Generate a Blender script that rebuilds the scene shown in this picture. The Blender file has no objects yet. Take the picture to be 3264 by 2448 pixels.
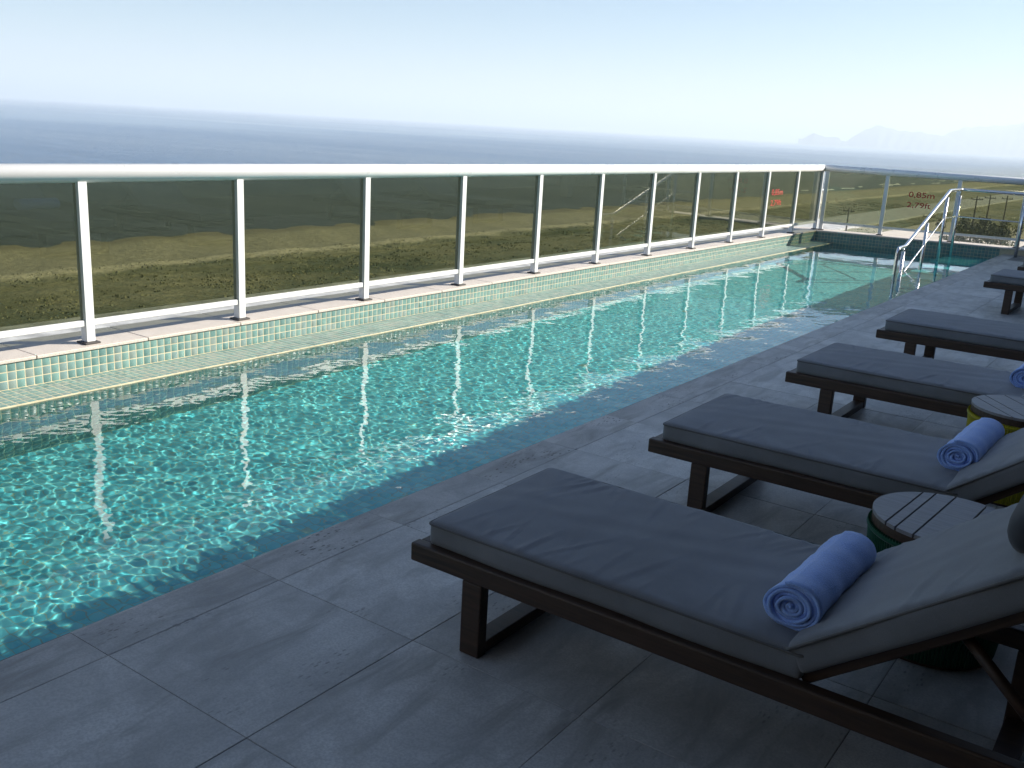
import bpy, bmesh, math, random
import numpy as np
from mathutils import Vector, Matrix

random.seed(7)
rng = np.random.default_rng(11)
scene = bpy.context.scene
C = scene.collection

# ------------------------------------------------------------------ camera
YAW, PITCH, ROLL = 0.6068, 0.2608, 0.0567
fw = Vector((-math.sin(YAW) * math.cos(PITCH), math.cos(YAW) * math.cos(PITCH), -math.sin(PITCH)))
rt = Vector((math.cos(YAW), math.sin(YAW), 0))
up = rt.cross(fw)
r2 = math.cos(ROLL) * rt + math.sin(ROLL) * up
u2 = -math.sin(ROLL) * rt + math.cos(ROLL) * up
cam_d = bpy.data.cameras.new('camera')
cam = bpy.data.objects.new('camera', cam_d)
C.objects.link(cam)
CAM = Vector((5.569, -3.1486, 1.468))
m = Matrix.Identity(4)
for i in range(3):
    m[i][0], m[i][1], m[i][2], m[i][3] = r2[i], u2[i], -fw[i], CAM[i]
cam.matrix_world = m
cam_d.sensor_width = 36.0
cam_d.lens = 36.0 * 3090.65 / 3264.0
cam_d.clip_start = 0.05
cam_d.clip_end = 200000.0
scene.camera = cam

# ------------------------------------------------------------------ sky, sun, exposure
SUN_DIR = Vector((1.25, 1.43, 1.0)).normalized()
SUN_EL = math.asin(SUN_DIR.z)
SUN_AZ = math.atan2(SUN_DIR.x, SUN_DIR.y)
world = bpy.data.worlds.new('World')
scene.world = world
world.use_nodes = True
wn = world.node_tree.nodes
sky = wn.new('ShaderNodeTexSky')
sky.sky_type = 'NISHITA'
sky.sun_disc = False
sky.sun_elevation = SUN_EL
sky.sun_rotation = SUN_AZ
sky.altitude = 20.0
sky.air_density = 1.0
sky.dust_density = 0.2
sky.ozone_density = 4.5
world.node_tree.links.new(sky.outputs[0], wn['Background'].inputs[0])
wn['Background'].inputs[1].default_value = 0.063
sun_d = bpy.data.lights.new('sun', 'SUN')
sun_d.energy = 5.0
sun_d.angle = math.radians(0.5)
sun_d.color = (1.0, 0.93, 0.80)
sun_d.cycles.is_caustics_light = True
sun = bpy.data.objects.new('sun', sun_d)
C.objects.link(sun)
sun.rotation_euler = SUN_DIR.to_track_quat('Z', 'Y').to_euler()
sun.location = (0, 0, 60)
vs = scene.view_settings
vs.view_transform = 'Standard'
vs.look = 'None'
vs.exposure = 1.08
vs.gamma = 1.0
vs.use_curve_mapping = False
cy = scene.cycles
cy.max_bounces = 10
cy.diffuse_bounces = 4
cy.glossy_bounces = 5
cy.transmission_bounces = 6
cy.transparent_max_bounces = 16
cy.volume_bounces = 3
cy.caustics_reflective = False
cy.caustics_refractive = True
cy.sample_clamp_indirect = 10.0
cy.use_denoising = True


# ------------------------------------------------------------------ helpers
def tag(o, label=None, cat=None, group=None, kind=None):
    if label: o['label'] = label
    if cat: o['category'] = cat
    if group: o['group'] = group
    if kind: o['kind'] = kind
    return o


def empty(name, loc=(0, 0, 0), rz=0.0):
    o = bpy.data.objects.new(name, None)
    o.location = loc
    o.rotation_euler = (0, 0, rz)
    o.empty_display_size = 0.1
    C.objects.link(o)
    return o


def link(name, me, mat=None, parent=None, smooth=False):
    o = bpy.data.objects.new(name, me)
    C.objects.link(o)
    if mat is not None and not me.materials:
        me.materials.append(mat)
    if parent is not None:
        o.parent = parent
    if smooth:
        me.shade_smooth()
    return o


def mesh_from(name, verts, faces):
    me = bpy.data.meshes.new(name)
    me.from_pydata([tuple(v) for v in verts], [], [tuple(f) for f in faces])
    me.update()
    return me


def mesh_np(name, v, quads):
    """fast mesh from numpy verts (n,3) and quads (k,4)"""
    me = bpy.data.meshes.new(name)
    v = np.asarray(v, np.float32)
    q = np.asarray(quads, np.int32)
    me.vertices.add(len(v))
    me.vertices.foreach_set('co', v.ravel())
    me.loops.add(q.size)
    me.loops.foreach_set('vertex_index', q.ravel())
    me.polygons.add(len(q))
    me.polygons.foreach_set('loop_start', np.arange(0, q.size, q.shape[1], dtype=np.int32))
    me.polygons.foreach_set('loop_total', np.full(len(q), q.shape[1], np.int32))
    me.update(calc_edges=True)
    return me


def bm_mesh(name, bm, smooth=False):
    me = bpy.data.meshes.new(name)
    bm.to_mesh(me)
    bm.free()
    if smooth:
        me.shade_smooth()
    return me


def add_box(bm, lo, hi, mat=None, bevel=0.0, seg=2):
    r = bmesh.ops.create_cube(bm, size=1.0)
    vs_ = r['verts']
    lo, hi = Vector(lo), Vector(hi)
    for v in vs_:
        v.co = Vector([(lo[i] + hi[i]) / 2 + v.co[i] * (hi[i] - lo[i]) for i in range(3)])
    if bevel > 0:
        ed = list({e for v in vs_ for e in v.link_edges})
        nb = bmesh.ops.bevel(bm, geom=ed, offset=bevel, segments=seg, affect='EDGES', profile=0.5)
        vs_ = list({v for f in nb['faces'] for v in f.verts} | {v for v in vs_ if v.is_valid})
    if mat is not None:
        bmesh.ops.transform(bm, matrix=mat, verts=vs_)
    return vs_


def box_mesh(name, lo, hi, bevel=0.0, seg=2):
    bm = bmesh.new()
    add_box(bm, lo, hi, None, bevel, seg)
    return bm_mesh(name, bm)


def tube_mesh(name, pts, rad, n=12, caps=True, radii=None):
    pts = [Vector(p) for p in pts]
    k = len(pts)
    tang = []
    for i in range(k):
        a = pts[max(0, i - 1)]
        b = pts[min(k - 1, i + 1)]
        tang.append((b - a).normalized())
    ref = Vector((0, 0, 1)) if abs(tang[0].z) < 0.9 else Vector((1, 0, 0))
    nrm = (ref - tang[0] * ref.dot(tang[0])).normalized()
    verts, faces = [], []
    for i in range(k):
        nrm = (nrm - tang[i] * nrm.dot(tang[i])).normalized()
        bi = tang[i].cross(nrm)
        r = radii[i] if radii else rad
        for j in range(n):
            a = 2 * math.pi * j / n
            verts.append(pts[i] + (nrm * math.cos(a) + bi * math.sin(a)) * r)
    for i in range(k - 1):
        for j in range(n):
            a = i * n + j
            b = i * n + (j + 1) % n
            faces.append((a, b, b + n, a + n))
    if caps:
        faces.append(tuple(range(n - 1, -1, -1)))
        faces.append(tuple((k - 1) * n + j for j in range(n)))
    me = mesh_from(name, verts, faces)
    me.shade_smooth()
    return me


def round_path(pts, rad, seg=6):
    """polyline with its inner corners rounded"""
    pts = [Vector(p) for p in pts]
    out = [pts[0]]
    for i in range(1, len(pts) - 1):
        p = pts[i]
        a = (pts[i - 1] - p)
        b = (pts[i + 1] - p)
        d = min(rad, a.length * 0.45, b.length * 0.45)
        A = p + a.normalized() * d
        B = p + b.normalized() * d
        for s in range(seg + 1):
            t = s / seg
            out.append(A * (1 - t) ** 2 + p * 2 * t * (1 - t) + B * t * t)
    out.append(pts[-1])
    return out


# ------------------------------------------------------------------ materials
class NT:
    def __init__(self, name):
        self.m = bpy.data.materials.new(name)
        self.m.use_nodes = True
        self.t = self.m.node_tree
        self.n = self.t.nodes
        self.n.clear()
        self.out = self.n.new('ShaderNodeOutputMaterial')

    def add(self, typ, **kw):
        nd = self.n.new('ShaderNode' + typ)
        ins = kw.pop('i', {})
        for k, v in kw.items():
            setattr(nd, k, v)
        for k, v in ins.items():
            self.set(nd, k, v)
        return nd

    def set(self, nd, k, v):
        s = nd.inputs[k]
        if isinstance(v, bpy.types.NodeSocket):
            self.t.links.new(v, s)
        elif hasattr(v, 'outputs'):
            self.t.links.new(v.outputs[0], s)
        else:
            if hasattr(s.default_value, '__len__') and len(s.default_value) == 4 and len(v) == 3:
                v = (*v, 1.0)
            s.default_value = v

    def coord(self, scale=(1, 1, 1), kind='Object', rot=(0, 0, 0)):
        tc = self.add('TexCoord')
        mp = self.add('Mapping', i={'Vector': tc.outputs[kind], 'Scale': scale, 'Rotation': rot})
        return mp.outputs[0]

    def geo(self, scale=(1, 1, 1), rot=(0, 0, 0)):
        g = self.add('NewGeometry')
        mp = self.add('Mapping', i={'Vector': g.outputs['Position'], 'Scale': scale, 'Rotation': rot})
        return mp.outputs[0]

    def noise(self, vec, scale=5, detail=4, rough=0.55, dist=0.0):
        return self.add('TexNoise', i={'Vector': vec, 'Scale': scale, 'Detail': detail, 'Roughness': rough, 'Distortion': dist}).outputs[0]

    def ramp(self, fac, stops, interp='LINEAR'):
        r = self.add('ValToRGB', i={'Fac': fac})
        cr = r.color_ramp
        cr.interpolation = interp
        while len(cr.elements) < len(stops):
            cr.elements.new(0.5)
        for e, (p, c) in zip(cr.elements, stops):
            e.position = p
            if not hasattr(c, '__len__'):
                c = (c, c, c)
            e.color = (*c, 1.0)
        return r.outputs[0]

    def mix(self, fac, a, b, mode='MIX'):
        x = self.add('Mix', data_type='RGBA', blend_type=mode)
        self.set(x, 0, fac)
        self.set(x, 6, a)
        self.set(x, 7, b)
        return x.outputs[2]

    def math(self, op, a, b=0.0, clamp=False):
        x = self.add('Math', operation=op, use_clamp=clamp)
        self.set(x, 0, a)
        self.set(x, 1, b)
        return x.outputs[0]

    def bump(self, h, strength=0.3, dist=0.01):
        return self.add('Bump', i={'Height': h, 'Strength': strength, 'Distance': dist}).outputs[0]

    def principled(self, **kw):
        p = self.add('BsdfPrincipled')
        for k, v in kw.items():
            self.set(p, k.replace('_', ' '), v)
        self.t.links.new(p.outputs[0], self.out.inputs[0])
        return p

    def done(self, sh=None):
        if sh is not None:
            self.t.links.new(sh.outputs[0], self.out.inputs[0])
        return self.m


M = {}


def simple(name, col, rough=0.5, metal=0.0, noise_amt=0.12, nscale=8.0, bump=0.0, bscale=60.0, spec=0.5):
    t = NT(name)
    v = t.coord()
    n = t.noise(v, nscale, 5)
    c1 = tuple(x * (1 - noise_amt) for x in col)
    c2 = tuple(min(1, x * (1 + noise_amt)) for x in col)
    cc = t.ramp(n, [(0.3, c1), (0.7, c2)])
    rr = t.ramp(n, [(0.3, max(0.02, rough - 0.06)), (0.7, min(1, rough + 0.06))])
    kw = dict(Base_Color=cc, Roughness=rr, Metallic=metal)
    if bump > 0:
        kw['Normal'] = t.bump(t.noise(v, bscale, 3), bump, 0.004)
    p = t.principled(**kw)
    p.inputs['Specular IOR Level'].default_value = spec
    M[name] = t.m
    return t.m


# travertine deck slab: colour drifts from slab to slab, veins run along the slab, small pits
def travertine(name, base, dark, pits=0.5):
    t = NT(name)
    oi = t.add('ObjectInfo')
    v = t.geo((1, 1, 1))
    rnd = t.math('MULTIPLY', oi.outputs['Random'], 37.0)
    off = t.add('CombineXYZ', i={'X': rnd, 'Y': rnd, 'Z': rnd})
    va = t.add('VectorMath', operation='ADD', i={0: v, 1: off.outputs[0]}).outputs[0]
    vein = t.add('Mapping', i={'Vector': va, 'Scale': (6.0, 1.5, 4.0)}).outputs[0]
    n1 = t.noise(vein, 1.6, 7, 0.62, 0.7)
    n2 = t.noise(va, 3.2, 8, 0.68, 0.8)
    n3 = t.noise(va, 140.0, 2)
    col = t.ramp(n1, [(0.31, dark), (0.5, base), (0.69, tuple(min(1, c * 1.13) for c in base))])
    col = t.mix(t.ramp(n2, [(0.38, 0.0), (0.66, 0.75)]), col, tuple(c * 0.66 for c in base))
    slab = t.ramp(oi.outputs['Random'], [(0.0, 0.80), (1.0, 1.0)])
    col = t.mix(1.0, col, slab, 'MULTIPLY')
    col = t.mix(t.ramp(n3, [(0.38, 0.40), (0.6, 0.0)]), col, tuple(c * 0.5 for c in base))
    pv = t.add('Mapping', i={'Vector': va, 'Scale': (70.0, 26.0, 40.0)}).outputs[0]
    vo = t.add('TexVoronoi', i={'Vector': pv, 'Scale': 1.0, 'Randomness': 1.0})
    cluster = t.ramp(t.noise(vein, 1.1, 3), [(0.55, 0.0), (0.66, pits)])
    pit = t.math('MULTIPLY', t.ramp(vo.outputs['Distance'], [(0.18, 1.0), (0.32, 0.0)]), cluster)
    col = t.mix(pit, col, tuple(c * 0.22 for c in dark))
    h = t.math('SUBTRACT', t.math('MULTIPLY', n3, 0.12), pit)
    t.principled(Base_Color=col, Roughness=t.ramp(n2, [(0.3, 0.42), (0.7, 0.62)]), Normal=t.bump(h, 0.35, 0.003))
    M[name] = t.m


travertine('travertine', (0.60, 0.585, 0.55), (0.33, 0.315, 0.285), 0.5)
travertine('travertine_rim', (0.56, 0.545, 0.51), (0.26, 0.245, 0.21), 0.95)


def granite():
    t = NT('coping_granite')
    v = t.geo()
    n = t.noise(v, 260, 3, 0.7)
    n2 = t.noise(v, 9, 5)
    c = t.ramp(n, [(0.34, (0.33, 0.28, 0.25)), (0.5, (0.60, 0.54, 0.49)), (0.66, (0.72, 0.67, 0.62))])
    c = t.mix(t.ramp(n2, [(0.4, 0.0), (0.75, 0.35)]), c, (0.43, 0.38, 0.34))
    t.principled(Base_Color=c, Roughness=0.6, Normal=t.bump(n, 0.2, 0.002))
    M['granite'] = t.m


granite()


def tile_mat():
    t = NT('glazed_tile')
    g = t.add('NewGeometry')
    oi = t.add('ObjectInfo')
    r = t.math('FRACT', t.math('ADD', t.math('MULTIPLY', g.outputs['Random Per Island'], 7.31), t.math('MULTIPLY', oi.outputs['Random'], 3.17)))
    c = t.ramp(r, [(0.0, (0.095, 0.20, 0.20)), (0.3, (0.125, 0.25, 0.245)), (0.6, (0.15, 0.285, 0.27)), (0.82, (0.16, 0.25, 0.255)), (1.0, (0.21, 0.27, 0.255))])
    v = t.geo()
    n = t.noise(v, 75, 4)
    c = t.mix(t.ramp(n, [(0.3, 0.0), (0.8, 0.3)]), c, (0.22, 0.29, 0.26))
    p = t.principled(Base_Color=c, Roughness=0.34, Normal=t.bump(t.noise(v, 30, 3), 0.08, 0.004))
    M['tile'] = t.m
    t = NT('lightened_mosaic')  # tile colour lightened to stand in for sunlight lost through the water
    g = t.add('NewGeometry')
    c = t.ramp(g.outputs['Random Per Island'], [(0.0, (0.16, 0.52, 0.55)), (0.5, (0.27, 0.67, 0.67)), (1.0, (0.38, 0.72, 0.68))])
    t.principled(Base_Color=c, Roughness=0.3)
    M['lightened_mosaic'] = t.m
    t = NT('tile_grout')
    v = t.geo()
    n = t.noise(v, 20, 4)
    t.principled(Base_Color=t.ramp(n, [(0.3, (0.50, 0.44, 0.30)), (0.7, (0.66, 0.59, 0.42))]), Roughness=0.85)
    M['grout'] = t.m


tile_mat()
simple('deck_joint', (0.24, 0.23, 0.21), 0.9, noise_amt=0.3)
simple('rail_aluminium', (0.84, 0.845, 0.85), 0.30, 0.12, 0.03, 3.0)
simple('post_aluminium', (0.76, 0.77, 0.78), 0.42, 0.1, 0.04, 5.0)
simple('plate_rubber', (0.05, 0.045, 0.045), 0.6)
simple('steel', (0.82, 0.81, 0.80), 0.2, 1.0, 0.04, 20.0)
simple('sign_red', (0.45, 0.022, 0.018), 0.5, 0.0, 0.05)


def wood(name, c1, c2, rough=0.5):
    t = NT(name)
    v = t.coord((2.0, 30.0, 30.0))
    n = t.noise(v, 2.0, 6, 0.65, 0.6)
    c = t.ramp(n, [(0.3, c1), (0.7, c2)])
    t.principled(Base_Color=c, Roughness=rough, Normal=t.bump(n, 0.25, 0.003))
    M[name] = t.m


wood('dark_wood', (0.030, 0.016, 0.009), (0.075, 0.040, 0.022), 0.5)
wood('table_plank', (0.20, 0.19, 0.19), (0.30, 0.29, 0.29), 0.55)


def fabric(name, col, scale=900.0, amt=0.10, bump=0.25, rough=0.95, sheen=0.2):
    t = NT(name)
    v = t.coord()
    n = t.noise(v, 7, 5)
    w = t.noise(v, scale, 2)
    c = t.ramp(n, [(0.3, tuple(x * (1 - amt) for x in col)), (0.7, tuple(x * (1 + amt) for x in col))])
    c = t.mix(t.ramp(w, [(0.35, 0.35), (0.6, 0.0)]), c, tuple(x * 0.6 for x in col))
    p = t.principled(Base_Color=c, Roughness=rough, Normal=t.bump(w, bump, 0.002))
    p.inputs['Sheen Weight'].default_value = sheen
    p.inputs['Specular IOR Level'].default_value = 0.2
    M[name] = t.m


fabric('cushion_fabric', (0.235, 0.24, 0.25), 700)
fabric('piping_fabric', (0.15, 0.145, 0.14), 700)
fabric('pillow_fabric', (0.05, 0.05, 0.052), 700)
fabric('towel_terry', (0.36, 0.54, 1.0), 260, 0.06, 1.0, 1.0, 0.5)
fabric('cord_green', (0.008, 0.075, 0.037), 300)
fabric('cord_yellow', (0.36, 0.32, 0.012), 300)


def glass():
    t = NT('tinted_glass')
    g = t.add('NewGeometry')
    dt = t.add('VectorMath', operation='DOT_PRODUCT', i={0: g.outputs['Normal'], 1: g.outputs['Incoming']}).outputs['Value']
    ca = t.math('ABSOLUTE', dt)
    f = t.math('POWER', t.math('SUBTRACT', 1.0, ca, True), 5.0)
    fr = t.math('ADD', t.math('MULTIPLY', f, 0.94), 0.055, True)
    tr = t.add('BsdfTransparent', i={'Color': (0.555, 0.565, 0.455)})
    gl = t.add('BsdfGlossy', i={'Color': (1, 1, 1), 'Roughness': 0.0})
    mx = t.add('MixShader', i={0: fr, 1: tr.outputs[0], 2: gl.outputs[0]})
    M['glass'] = t.done(mx)


glass()


def pool_water_mat():
    t = NT('pool_water')
    p = t.principled(Base_Color=(0.42, 0.94, 1.0), Roughness=0.0, IOR=1.333)
    p.inputs['Transmission Weight'].default_value = 1.0
    M['pool_water'] = t.m


pool_water_mat()


def sea_mat():
    t = NT('sea_water')
    v = t.geo((1, 1, 1), (0, 0, 0.35))
    a = t.noise(t.geo((0.16, 0.5, 1), (0, 0, 0.3)), 1.0, 6, 0.65)
    b = t.noise(t.geo((0.010, 0.035, 1), (0, 0, 0.2)), 1.0, 5, 0.6)
    c = t.noise(t.geo((0.0012, 0.006, 1), (0, 0, 0.1)), 1.0, 5, 0.6)
    h = t.math('ADD', t.math('MULTIPLY', a, 2.2), t.math('MULTIPLY', b, 8.0))
    col = t.ramp(c, [(0.35, (0.034, 0.092, 0.19)), (0.65, (0.044, 0.110, 0.22))])
    g = t.add('NewGeometry')
    sx = t.add('SeparateXYZ', i={0: g.outputs['Position']}).outputs[0]
    # steeper, choppier waves towards the shore
    chop = t.add('MapRange', clamp=True, i={0: sx, 1: -900.0, 2: -130.0, 3: 0.10, 4: 1.3}).outputs[0]
    # turbid dark green water close to the beach
    near = t.add('MapRange', clamp=True, i={0: sx, 1: -260.0, 2: -150.0, 3: 0.0, 4: 1.0}).outputs[0]
    col = t.mix(near, col, (0.010, 0.022, 0.020))
    bp = t.add('Bump', i={'Height': h, 'Strength': chop, 'Distance': 1.0})
    p = t.principled(Base_Color=col, Roughness=t.ramp(c, [(0.3, 0.14), (0.7, 0.22)]), IOR=1.333, Normal=bp.outputs[0])
    M['sea'] = t.m


sea_mat()


def land_mat():
    t = NT('beach_ground')
    g = t.add('NewGeometry')
    sep = t.add('SeparateXYZ', i={0: g.outputs['Position']})
    x = sep.outputs[0]
    p1 = t.geo((1, 1, 1))
    wob = t.math('MULTIPLY', t.math('SUBTRACT', t.noise(p1, 0.05, 4), 0.5), 7.0)
    xw = t.math('ADD', x, wob)
    n1 = t.noise(p1, 0.6, 7, 0.7)
    n2 = t.noise(t.geo((0.10, 0.035, 1)), 1.0, 5, 0.6)
    n3 = t.noise(p1, 3.0, 3)
    sand = t.ramp(n1, [(0.3, (0.35, 0.32, 0.21)), (0.6, (0.52, 0.475, 0.33))])
    wet = (0.30, 0.27, 0.18)
    scrub = t.ramp(n2, [(0.32, (0.11, 0.14, 0.07)), (0.46, (0.28, 0.275, 0.16)), (0.66, (0.46, 0.42, 0.27))])
    scrub = t.mix(t.ramp(n1, [(0.42, 0.45), (0.62, 0.0)]), scrub, (0.07, 0.085, 0.04))
    mr = lambda a, b: t.add('MapRange', clamp=True, i={0: xw, 1: a, 2: b, 3: 0.0, 4: 1.0}).outputs[0]
    c = t.mix(mr(-116.5, -112.0), wet, sand)
    c = t.mix(mr(-94.6, -93.4), c, (0.66, 0.60, 0.44))
    c = t.mix(mr(-91.2, -90.0), c, scrub)
    c = t.mix(t.ramp(n3, [(0.45, 0.35), (0.6, 0.0)]), c, (0.06, 0.055, 0.03))
    t.principled(Base_Color=c, Roughness=0.95, Normal=t.bump(n1, 0.9, 0.5))
    M['land'] = t.m
    simple('road_concrete', (0.42, 0.42, 0.41), 0.85, 0, 0.35, 0.5)
    simple('forecourt_paving', (0.52, 0.46, 0.39), 0.85, 0, 0.16, 0.5)
    simple('mountain_forest', (0.055, 0.080, 0.050), 0.95, 0, 0.3, 0.001)
    simple('bark', (0.10, 0.075, 0.05), 0.9, 0, 0.3, 3)
    simple('pole_concrete', (0.16, 0.14, 0.12), 0.85, 0, 0.2, 2)
    simple('foam', (0.75, 0.77, 0.76), 0.9, 0, 0.1, 2)

    def leaf(name, c1, c2):
        q = NT(name)
        gg = q.add('NewGeometry')
        q.principled(Base_Color=q.ramp(gg.outputs['Random Per Island'], [(0.0, c1), (1.0, c2)]), Roughness=0.75)
        M[name] = q.m
    leaf('scrub_leaf', (0.20, 0.21, 0.11), (0.36, 0.34, 0.20))
    leaf('tree_leaf', (0.05, 0.075, 0.03), (0.15, 0.15, 0.06))


land_mat()
simple('render_wall', (0.20, 0.19, 0.18), 0.9, 0, 0.08, 1.0)
simple('ceiling_board', (0.12, 0.10, 0.085), 0.8, 0, 0.1, 1.0)
simple('facade_white', (0.62, 0.60, 0.56), 0.85, 0, 0.08, 0.5)
simple('dark_window', (0.03, 0.035, 0.04), 0.15)

# ------------------------------------------------------------------ levels and plan of the terrace
ZC, ZL, ZW, ZD, ZF = 0.0, -0.178, -0.186, -0.10, -1.04
XWALL, XLEDGE, XDECK = 0.09, 0.405, 2.975
FA, FB = Vector((0.09, 13.66, 0)), Vector((2.975, 14.15, 0))           # far pool wall, front line
FDIR = (FB - FA).normalized()
FNRM = Vector((FDIR.y, -FDIR.x, 0))                                     # towards the camera
YNEAR = -5.0
P = 0.0525


def yfar(x):
    return FA.y + (x - FA.x) * (FB.y - FA.y) / (FB.x - FA.x)


# ------------------------------------------------------------------ far setting: sea, land, mountains
sea = link('sea', mesh_from('sea', [(-42000, -42000, -17.2), (42000, -42000, -17.2), (42000, 42000, -17.2), (-42000, 42000, -17.2)], [(0, 1, 2, 3)]), M['sea'])
tag(sea, kind='structure')


def land_height(x, y):
    z = np.interp(x, [-135, -120, -112, -98, -93.5, -92, -90.5, -88, -60, -30, 60], [-19.5, -17.2, -16.9, -16.6, -16.2, -15.95, -16.3, -16.55, -16.5, -16.5, -16.5])
    return z + 0.12 * np.sin(x * 0.31 + 0.9 * np.sin(y * 0.05)) * np.cos(y * 0.23) + 0.10 * np.sin(y * 0.61 + x * 0.4)


def build_land():
    xs = np.concatenate([np.arange(-135, -90, 1.0), np.arange(-90, -20, 2.5), np.array([-20, 0, 60, 300, 2000, 20000])])
    ys = np.concatenate([np.arange(-160, 340, 2.5), np.geomspace(340, 20000, 60)])
    X, Y = np.meshgrid(xs, ys, indexing='ij')
    Z = land_height(X, Y)
    Z = np.where(X > 50, -16.5, Z)
    v = np.stack([X, Y, Z], -1).reshape(-1, 3)
    a, b = len(xs), len(ys)
    i, j = np.meshgrid(np.arange(a - 1), np.arange(b - 1), indexing='ij')
    k = (i * b + j).ravel()
    me = mesh_np('beach', v, np.stack([k, k + b, k + b + 1, k + 1], -1))
    o = link('beach', me, M['land'], smooth=True)
    tag(o, kind='structure')
    road = mesh_from('coast_road', [(-70, -200, -16.1), (-58, -200, -16.1), (-58, 900, -16.1), (-70, 900, -16.1), (-70, -200, -16.6), (-58, -200, -16.6), (-58, 900, -16.6), (-70, 900, -16.6)],
                     [(0, 1, 2, 3), (0, 3, 7, 4), (1, 5, 6, 2)])
    tag(link('coast_road', road, M['road_concrete']), kind='structure')
    fc = mesh_from('forecourt', [(-50, 150, -16.1), (-8, 150, -16.1), (-8, 262, -16.1), (-50, 262, -16.1), (-50, 150, -16.7), (-8, 150, -16.7), (-8, 262, -16.7), (-50, 262, -16.7)],
                   [(0, 1, 2, 3), (0, 3, 7, 4), (1, 5, 6, 2), (0, 4, 5, 1), (3, 2, 6, 7)])
    tag(link('forecourt', fc, M['forecourt_paving']), kind='structure')
    pa = mesh_from('beach_path', [(-87, 199.6, -15.95), (-70, 205.2, -15.95), (-70, 207.4, -15.95), (-87, 202.0, -15.95), (-87, 199.6, -16.6), (-70, 205.2, -16.6), (-70, 207.4, -16.6), (-87, 202.0, -16.6)],
                   [(0, 1, 2, 3), (0, 4, 5, 1), (3, 2, 6, 7), (0, 3, 7, 4)])
    tag(link('beach_path', pa, M['road_concrete']), kind='structure')
    # broken surf along the shore
    vv, ff = [], []
    for s in range(22):
        y0 = random.uniform(330, 800)
        x0 = -122.5 - random.uniform(0, 9)
        ln = random.uniform(5, 22)
        n = 9
        for q in range(n):
            t_ = q / (n - 1)
            w = 0.9 * math.sin(math.pi * t_) ** 0.6 * random.uniform(0.4, 1.0) + 0.05
            xx = x0 + 0.8 * math.sin(t_ * 5 + s)
            vv += [(xx - w, y0 + ln * t_, -17.17), (xx, y0 + ln * t_, -16.95), (xx + w, y0 + ln * t_, -17.17)]
        b0 = s * n * 3
        for q in range(n - 1):
            k0 = b0 + q * 3
            ff += [(k0, k0 + 1, k0 + 4, k0 + 3), (k0 + 1, k0 + 2, k0 + 5, k0 + 4)]
    su = link('surf', mesh_from('surf', vv, ff), M['foam'], smooth=True)
    tag(su, 'short white breaking waves off the beach', 'surf', kind='stuff')


build_land()


def build_scrub():
    n = 7000
    x = np.concatenate([rng.uniform(-90.5, -71, n), rng.uniform(-57, -51, 1500), rng.normal(-91.3, 0.8, 1500)])
    n = len(x)
    y = np.concatenate([rng.uniform(15, 330, n)])
    dens = np.sin(x * 0.21 + 1.3 * np.sin(y * 0.045)) * np.cos(y * 0.06 + 0.3 * x) + 0.5 * np.sin(0.23 * y - 0.15 * x) + rng.uniform(-0.9, 0.9, n)
    keep = (dens > -0.35) | (x < -90.4)
    x, y = x[keep], y[keep]
    n = len(x)
    z = land_height(x, y)
    h = rng.uniform(0.06, 0.20, n)
    h = np.where(x < -90.4, h * 0.6, h)
    V, Q = [], []
    for k in range(4):
        a = rng.uniform(0, math.pi, n)
        w = h * rng.uniform(0.7, 1.5, n)
        ox, oy = rng.normal(0, 0.3, n), rng.normal(0, 0.3, n)
        dx, dy = np.cos(a) * w * 0.5, np.sin(a) * w * 0.5
        tx, ty = rng.normal(0, 0.25, n) * h, rng.normal(0, 0.25, n) * h
        hz = h * rng.uniform(0.6, 1.1, n)
        q = np.stack([np.stack([x + ox - dx, y + oy - dy, z - 0.05], -1), np.stack([x + ox + dx, y + oy + dy, z - 0.05], -1),
                      np.stack([x + ox + dx * 0.7 + tx, y + oy + dy * 0.7 + ty, z + hz], -1), np.stack([x + ox - dx * 0.7 + tx, y + oy - dy * 0.7 + ty, z + hz * 0.8], -1)], 1)
        V.append(q.reshape(-1, 3))
    V = np.concatenate(V)
    Q = np.arange(len(V)).reshape(-1, 4)
    o = link('dune_scrub', mesh_np('dune_scrub', V, Q), M['scrub_leaf'])
    tag(o, 'low olive green dune scrub between the beach and the road', 'scrub', kind='stuff')


build_scrub()


def mountain(name, az0, az1, dist, prof, label, depth):
    """ridge from a list of (azimuth left of +y in degrees, height as tangent)"""
    az = np.linspace(az0, az1, 140)
    pa = np.array(prof)
    o_ = np.argsort(pa[:, 0])
    h = np.interp(az, pa[o_, 0], pa[o_, 1]) * dist
    h = np.maximum(0, h + h * 0.03 * np.sin(az * 9))
    rows = np.linspace(-1, 1, 11)
    V = []
    for r in rows:
        g = max(0.0, 1 - abs(r)) ** 0.8
        d = dist + r * depth + 0.05 * depth * np.sin(az * 11 + r * 3)
        a = np.radians(az)
        V.append(np.stack([CAM.x - d * np.sin(a), CAM.y + d * np.cos(a), -25 + (h + 43.0) * g * (1 + 0.05 * np.sin(az * 7 + r * 9) * (abs(r) > 0.05))], -1))
    V = np.concatenate(V)
    b = len(az)
    i, j = np.meshgrid(np.arange(len(rows) - 1), np.arange(b - 1), indexing='ij')
    k = (i * b + j).ravel()
    o = link(name, mesh_np(name, V, np.stack([k, k + 1, k + b + 1, k + b], -1)), M['mountain_forest'], smooth=True)
    tag(o, label, 'mountain', kind='structure')


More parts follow.
